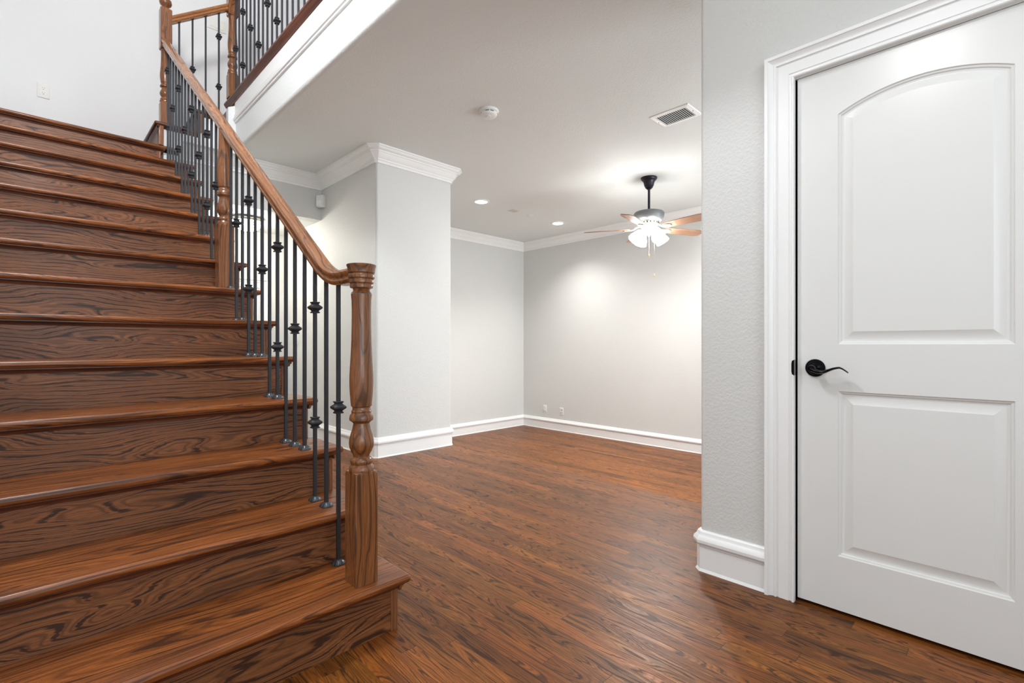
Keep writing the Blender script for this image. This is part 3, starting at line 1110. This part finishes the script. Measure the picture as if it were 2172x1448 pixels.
for i in range(4):
    a = math.radians(18 + 90 * i) + YAW
    d = Vector((math.cos(a), math.sin(a), 0))
    bm = B()
    tube(bm, [d * 0.05 + Vector((0, 0, -0.56)), d * 0.085 + Vector((0, 0, -0.555)), d * 0.105 + Vector((0, 0, -0.572))], 0.010, 10)
    obj('lamp_arm', bm, M['nickel'], kit)
    bm = B()
    lathe(bm, [(0.026, 0.0), (0.034, -0.012), (0.044, -0.035), (0.056, -0.065), (0.066, -0.095), (0.070, -0.118), (0.0685, -0.120), (0.064, -0.095), (0.052, -0.06), (0.040, -0.03), (0.024, -0.004)], seg=28, caps=False)
    tilt = Matrix.Rotation(math.radians(38), 3, Vector((-d.y, d.x, 0)))
    bmesh.ops.rotate(bm, verts=bm.verts[:], cent=(0, 0, 0), matrix=Matrix.Rotation(math.radians(-38), 3, Vector((-d.y, d.x, 0))))
    bmesh.ops.translate(bm, verts=bm.verts[:], vec=d * 0.098 + Vector((0, 0, -0.566)))
    obj('lamp_shade', bm, M['shade'], kit)
    p = Vector((FX, FY, ZC)) + d * 0.140 + Vector((0, 0, -0.622))
    lamp('fan_bulb', 'POINT', p, 33, (1.0, 0.985, 0.96), 0.028)
for (ox, oy, ln) in ((0.002, 0.0, 0.19), (0.048, -0.036, 0.40)):
    bm = B()
    tube(bm, [(ox, oy, -0.60), (ox, oy, -0.60 - ln)], 0.0014, 6)
    ch = obj('pull_chain', bm, M['nickel'], fan)
    bm = B()
    lathe(bm, [(0.002, 0.0), (0.005, -0.006), (0.0085, -0.022), (0.0075, -0.030), (0.0, -0.033)], (ox, oy, -0.60 - ln), 14)
    obj('fob', bm, M['blade'], ch)

# ------------------------------------------------------------------ ceiling fixtures
sd = thing('smoke_detector', 'round white smoke detector on the ceiling before the pier', 'smoke detector', (2.442, 2.728, ZC))
bm = B()
lathe(bm, [(0.071, 0.0), (0.072, -0.010), (0.069, -0.016), (0.060, -0.019), (0.058, -0.024), (0.060, -0.028), (0.058, -0.040), (0.050, -0.047), (0.030, -0.051), (0.0, -0.052)], seg=40)
sdb = obj('body', bm, M['plastic'], sd)
bm = B()
lathe(bm, [(0.0175, -0.048), (0.0175, -0.0545), (0.015, -0.0555), (0.0, -0.0555)], (-0.015, -0.012, 0), 24)
obj('test_button', bm, M['plastic'], sd)
bm = B()
for i in range(10):
    if i % 3 == 2:
        continue
    a = 2 * PI * i / 10
    t = len(bm.verts)
    cbox(bm, (0, 0, 0), (0.004, 0.026, 0.0042))
    nv = bm.verts[:][t:]
    bmesh.ops.rotate(bm, verts=nv, cent=(0, 0, 0), matrix=Matrix.Rotation(a, 3, 'Z'))
    bmesh.ops.translate(bm, verts=nv, vec=(0.0578 * math.cos(a), 0.0578 * math.sin(a), -0.0235))
obj('vent_slot', bm, M['slot'], sd, 0)

VX0, VX1, VY0, VY1 = 3.387, 3.627, 1.638, 1.951
vt = thing('air_vent', 'white rectangular slatted air vent in the ceiling beside the door wall', 'air vent', ((VX0 + VX1) / 2, (VY0 + VY1) / 2, ZC))
hx_, hy_ = (VX1 - VX0) / 2, (VY1 - VY0) / 2
bm = B()
fr = 0.036
zp = [(0, 0.0), (0.003, -0.006), (fr - 0.006, -0.012), (fr, -0.010), (fr, 0.0)]
rings = []
for sx_, sy_ in ((-1, -1), (1, -1), (1, 1), (-1, 1), (-1, -1)):
    rings.append([(sx_ * (hx_ - o_), sy_ * (hy_ - o_), z_) for o_, z_ in zp])
loft(bm, rings, caps=False)
obj('frame', bm, M['trim'], vt, 20)
bm = B()
box(bm, -hx_ + fr, hx_ - fr, -hy_ + fr, hy_ - fr, -0.0015, -0.0005)
obj('duct', bm, M['dark'], vt, 0)
n = 15
for i in range(n):
    y = -hy_ + fr + (2 * hy_ - 2 * fr) * (i + 0.5) / n
    bm = B()
    cbox(bm, (0, 0, 0), (2 * hx_ - 2 * fr, 0.0016, 0.011))
    bmesh.ops.rotate(bm, verts=bm.verts[:], cent=(0, 0, 0), matrix=Matrix.Rotation(math.radians(-32), 3, 'X'))
    s = obj('slat', bm, M['trim'], vt, 0)
    s.location = (0, y, -0.0075)
for s in (-1, 1):
    bm = B()
    lathe(bm, [(0.004, -0.009), (0.004, -0.0135), (0.0, -0.0145)], (0, s * (hy_ - fr * 0.5), 0), 12)
    obj('screw', bm, M['nickel'], vt)

for i, (x, y, lb) in enumerate(((3.928, 4.526, 'lit recessed downlight nearer the white pier'), (5.41, 4.567, 'lit recessed downlight between pier and fan, nearer the far corner'))):
    t = thing('recessed_light', lb, 'downlight', (x, y, ZC), (0, 0, 0), 'recessed lights in the sunken room ceiling')
    bm = B()
    lathe(bm, [(0.070, -0.001), (0.074, -0.009), (0.080, -0.010), (0.098, -0.005), (0.100, 0.0)], seg=40, caps=False)
    obj('trim_ring', bm, M['trim'], t)
    bm = B()
    lathe(bm, [(0.072, -0.003), (0.060, -0.006), (0.0, -0.008)], seg=36)
    obj('lens', bm, M['can'], t)
    lamp('downlight_bulb', 'SPOT', (x, y, ZC - 0.03), 85, (1.0, 0.98, 0.95), 0.06, (0, 0, 0), spot_size=math.radians(128), spot_blend=1.0)

bm = B()
box(bm, 4.44, 4.56, 4.50, 4.60, ZC - 0.003, ZC + 0.001, 0.001, 1)
tag(obj('cover_plate', bm, M['patch'], None, 0), 'beige square patch on the ceiling between the two downlights', 'plate')
bm = B()
lathe(bm, [(0.0, 0.0), (0.045, 0.0), (0.045, -0.006), (0.04, -0.009), (0.0, -0.010)], (4.83, 4.57, ZC), 24)
tag(obj('cover_plate', bm, M['ceil']), 'small round white cover on the ceiling near the farther downlight', 'plate')

# flush light of the back hall
hl = thing('flush_light', 'lit dome ceiling light in the back hall, seen between the balusters', 'ceiling light', (1.60, 5.50, 2.30))
bm = B()
lathe(bm, [(0.05, 0.0), (0.130, -0.004), (0.150, -0.016), (0.152, -0.030), (0.142, -0.044), (0.136, -0.040), (0.136, -0.02), (0.05, -0.012)], seg=40, caps=False)
obj('rim', bm, M['nickel'], hl)
bm = B()
lathe(bm, [(0.138, -0.038), (0.134, -0.060), (0.118, -0.092), (0.090, -0.116), (0.050, -0.131), (0.0, -0.136)], seg=40)
obj('dome', bm, M['dome'], hl)
bm = B()
lathe(bm, [(0.010, -0.132), (0.012, -0.142), (0.006, -0.150), (0.0, -0.153)], seg=16)
obj('finial', bm, M['nickel'], hl)
# motion sensor across the inside corner of the beam
ms = thing('motion_sensor', 'small white sensor box in the corner below the crown moulding', 'sensor', (XP - 0.050, YH - 0.085, 2.475), (0, 0, math.radians(-62)))
bm = B()
rings = []
for y, w, z0, z1 in ((0.055, 0.040, -0.055, 0.055), (0.035, 0.044, -0.060, 0.060), (0.012, 0.045, -0.060, 0.060), (-0.010, 0.042, -0.056, 0.058), (-0.018, 0.036, -0.048, 0.054)):
    rings.append([(-w, y, z0), (w, y, z0), (w, y, z1), (-w, y, z1)])
loft(bm, rings)
bmesh.ops.bevel(bm, geom=bm.edges[:], offset=0.004, segments=2, profile=0.5, affect='EDGES')
obj('body', bm, M['plastic'], ms)
bm = B()
cbox(bm, (0, -0.0165, -0.020), (0.050, 0.006, 0.042), 0.002)
obj('lens', bm, M['trim'], ms)


# ------------------------------------------------------------------ outlets and switches
def wall_plate(name, label, cat, loc, rz, w, h, kind, mat, group=None):
    """local: x along the wall, -y into the room"""
    t = thing(name, label, cat, loc, (0, 0, rz), group)
    bm = B()
    box(bm, -w / 2, w / 2, -0.0065, 0.001, -h / 2, h / 2, 0.0025, 2)
    pl_ = obj('cover_plate', bm, mat, t)
    if kind == 'duplex':
        for s in (-1, 1):
            bm = B()
            rings = []
            for y in (-0.005, -0.0085):
                rings.append([(0.0165 * (1 if abs(math.cos(a)) > .8 else 1) * max(-0.9, min(0.9, math.cos(a))) / 0.9, y, s * 0.0195 + 0.0145 * math.sin(a)) for a in [2 * PI * i / 24 for i in range(24)]])
            loft(bm, rings)
            rc = obj('receptacle', bm, mat, t)
            bm = B()
            cbox(bm, (-0.0065, -0.0086, s * 0.0195 + 0.004), (0.0022, 0.001, 0.008))
            cbox(bm, (0.0065, -0.0086, s * 0.0195 + 0.004), (0.0022, 0.001, 0.0065))
            cbox(bm, (0.0, -0.0086, s * 0.0195 - 0.0075), (0.0045, 0.001, 0.0045))
            obj('socket_slot', bm, M['slot'], rc, 0)
    elif kind == 'rocker':
        n_ = max(1, round(w / 0.046) - (1 if w > 0.1 else 0)) if w > 0.1 else 1
        for i in range(n_):
            x = (i - (n_ - 1) / 2) * 0.046
            bm = B()
            prism(bm, [(-0.006, -0.033), (-0.0105, -0.033), (-0.0075, 0.0), (-0.0095, 0.033), (-0.006, 0.033)], 'X', x - 0.0165, x + 0.0165)
            obj('rocker', bm, mat, t, 20)
    elif kind == 'jack':
        for sx_ in (-1, 1):
            for s in (-1, 1):
                bm = B()
                cbox(bm, (sx_ * 0.012, -0.007, s * 0.022), (0.014, 0.003, 0.014), 0.001)
                obj('jack', bm, M['slot'] if (sx_, s) == (1, 1) else M['nickel'], t)
    for s in (-1, 1):
        bm = B()
        lathe(bm, [(0.003, -0.006), (0.003, -0.0075), (0.0, -0.0078)], (0, 0, s * h * 0.42 if kind != 'duplex' else 0), 10, True, 'Y')
        obj('screw', bm, mat, t)
        if kind == 'duplex':
            break
    return t


wall_plate('power_outlet', 'white duplex outlet on the upper wall above the landing', 'outlet', (0.090, YB, 3.108), 0, 0.078, 0.118, 'duplex', M['ivory'])
wall_plate('light_switch', 'wide switch plate upstairs behind the short railing', 'switch', (1.36, YB, 4.235), 0, 0.165, 0.118, 'rocker', M['ivory'])
wall_plate('wall_outlet', 'plain outlet plate on the far wall, left one nearer the corner', 'outlet', (XF, 5.442, -0.061), -PI / 2, 0.074, 0.118, 'rocker', M['ivory'])
wall_plate('cable_outlet', 'outlet plate with dark jacks on the far wall, right one', 'outlet', (XF, 5.087, -0.073), -PI / 2, 0.074, 0.118, 'jack', M['ivory'])
wall_plate('light_switch', 'white switch plate on the hall wall between the balusters', 'switch', (XP, 5.731, 1.057), -PI / 2, 0.074, 0.118, 'rocker', M['plastic'])
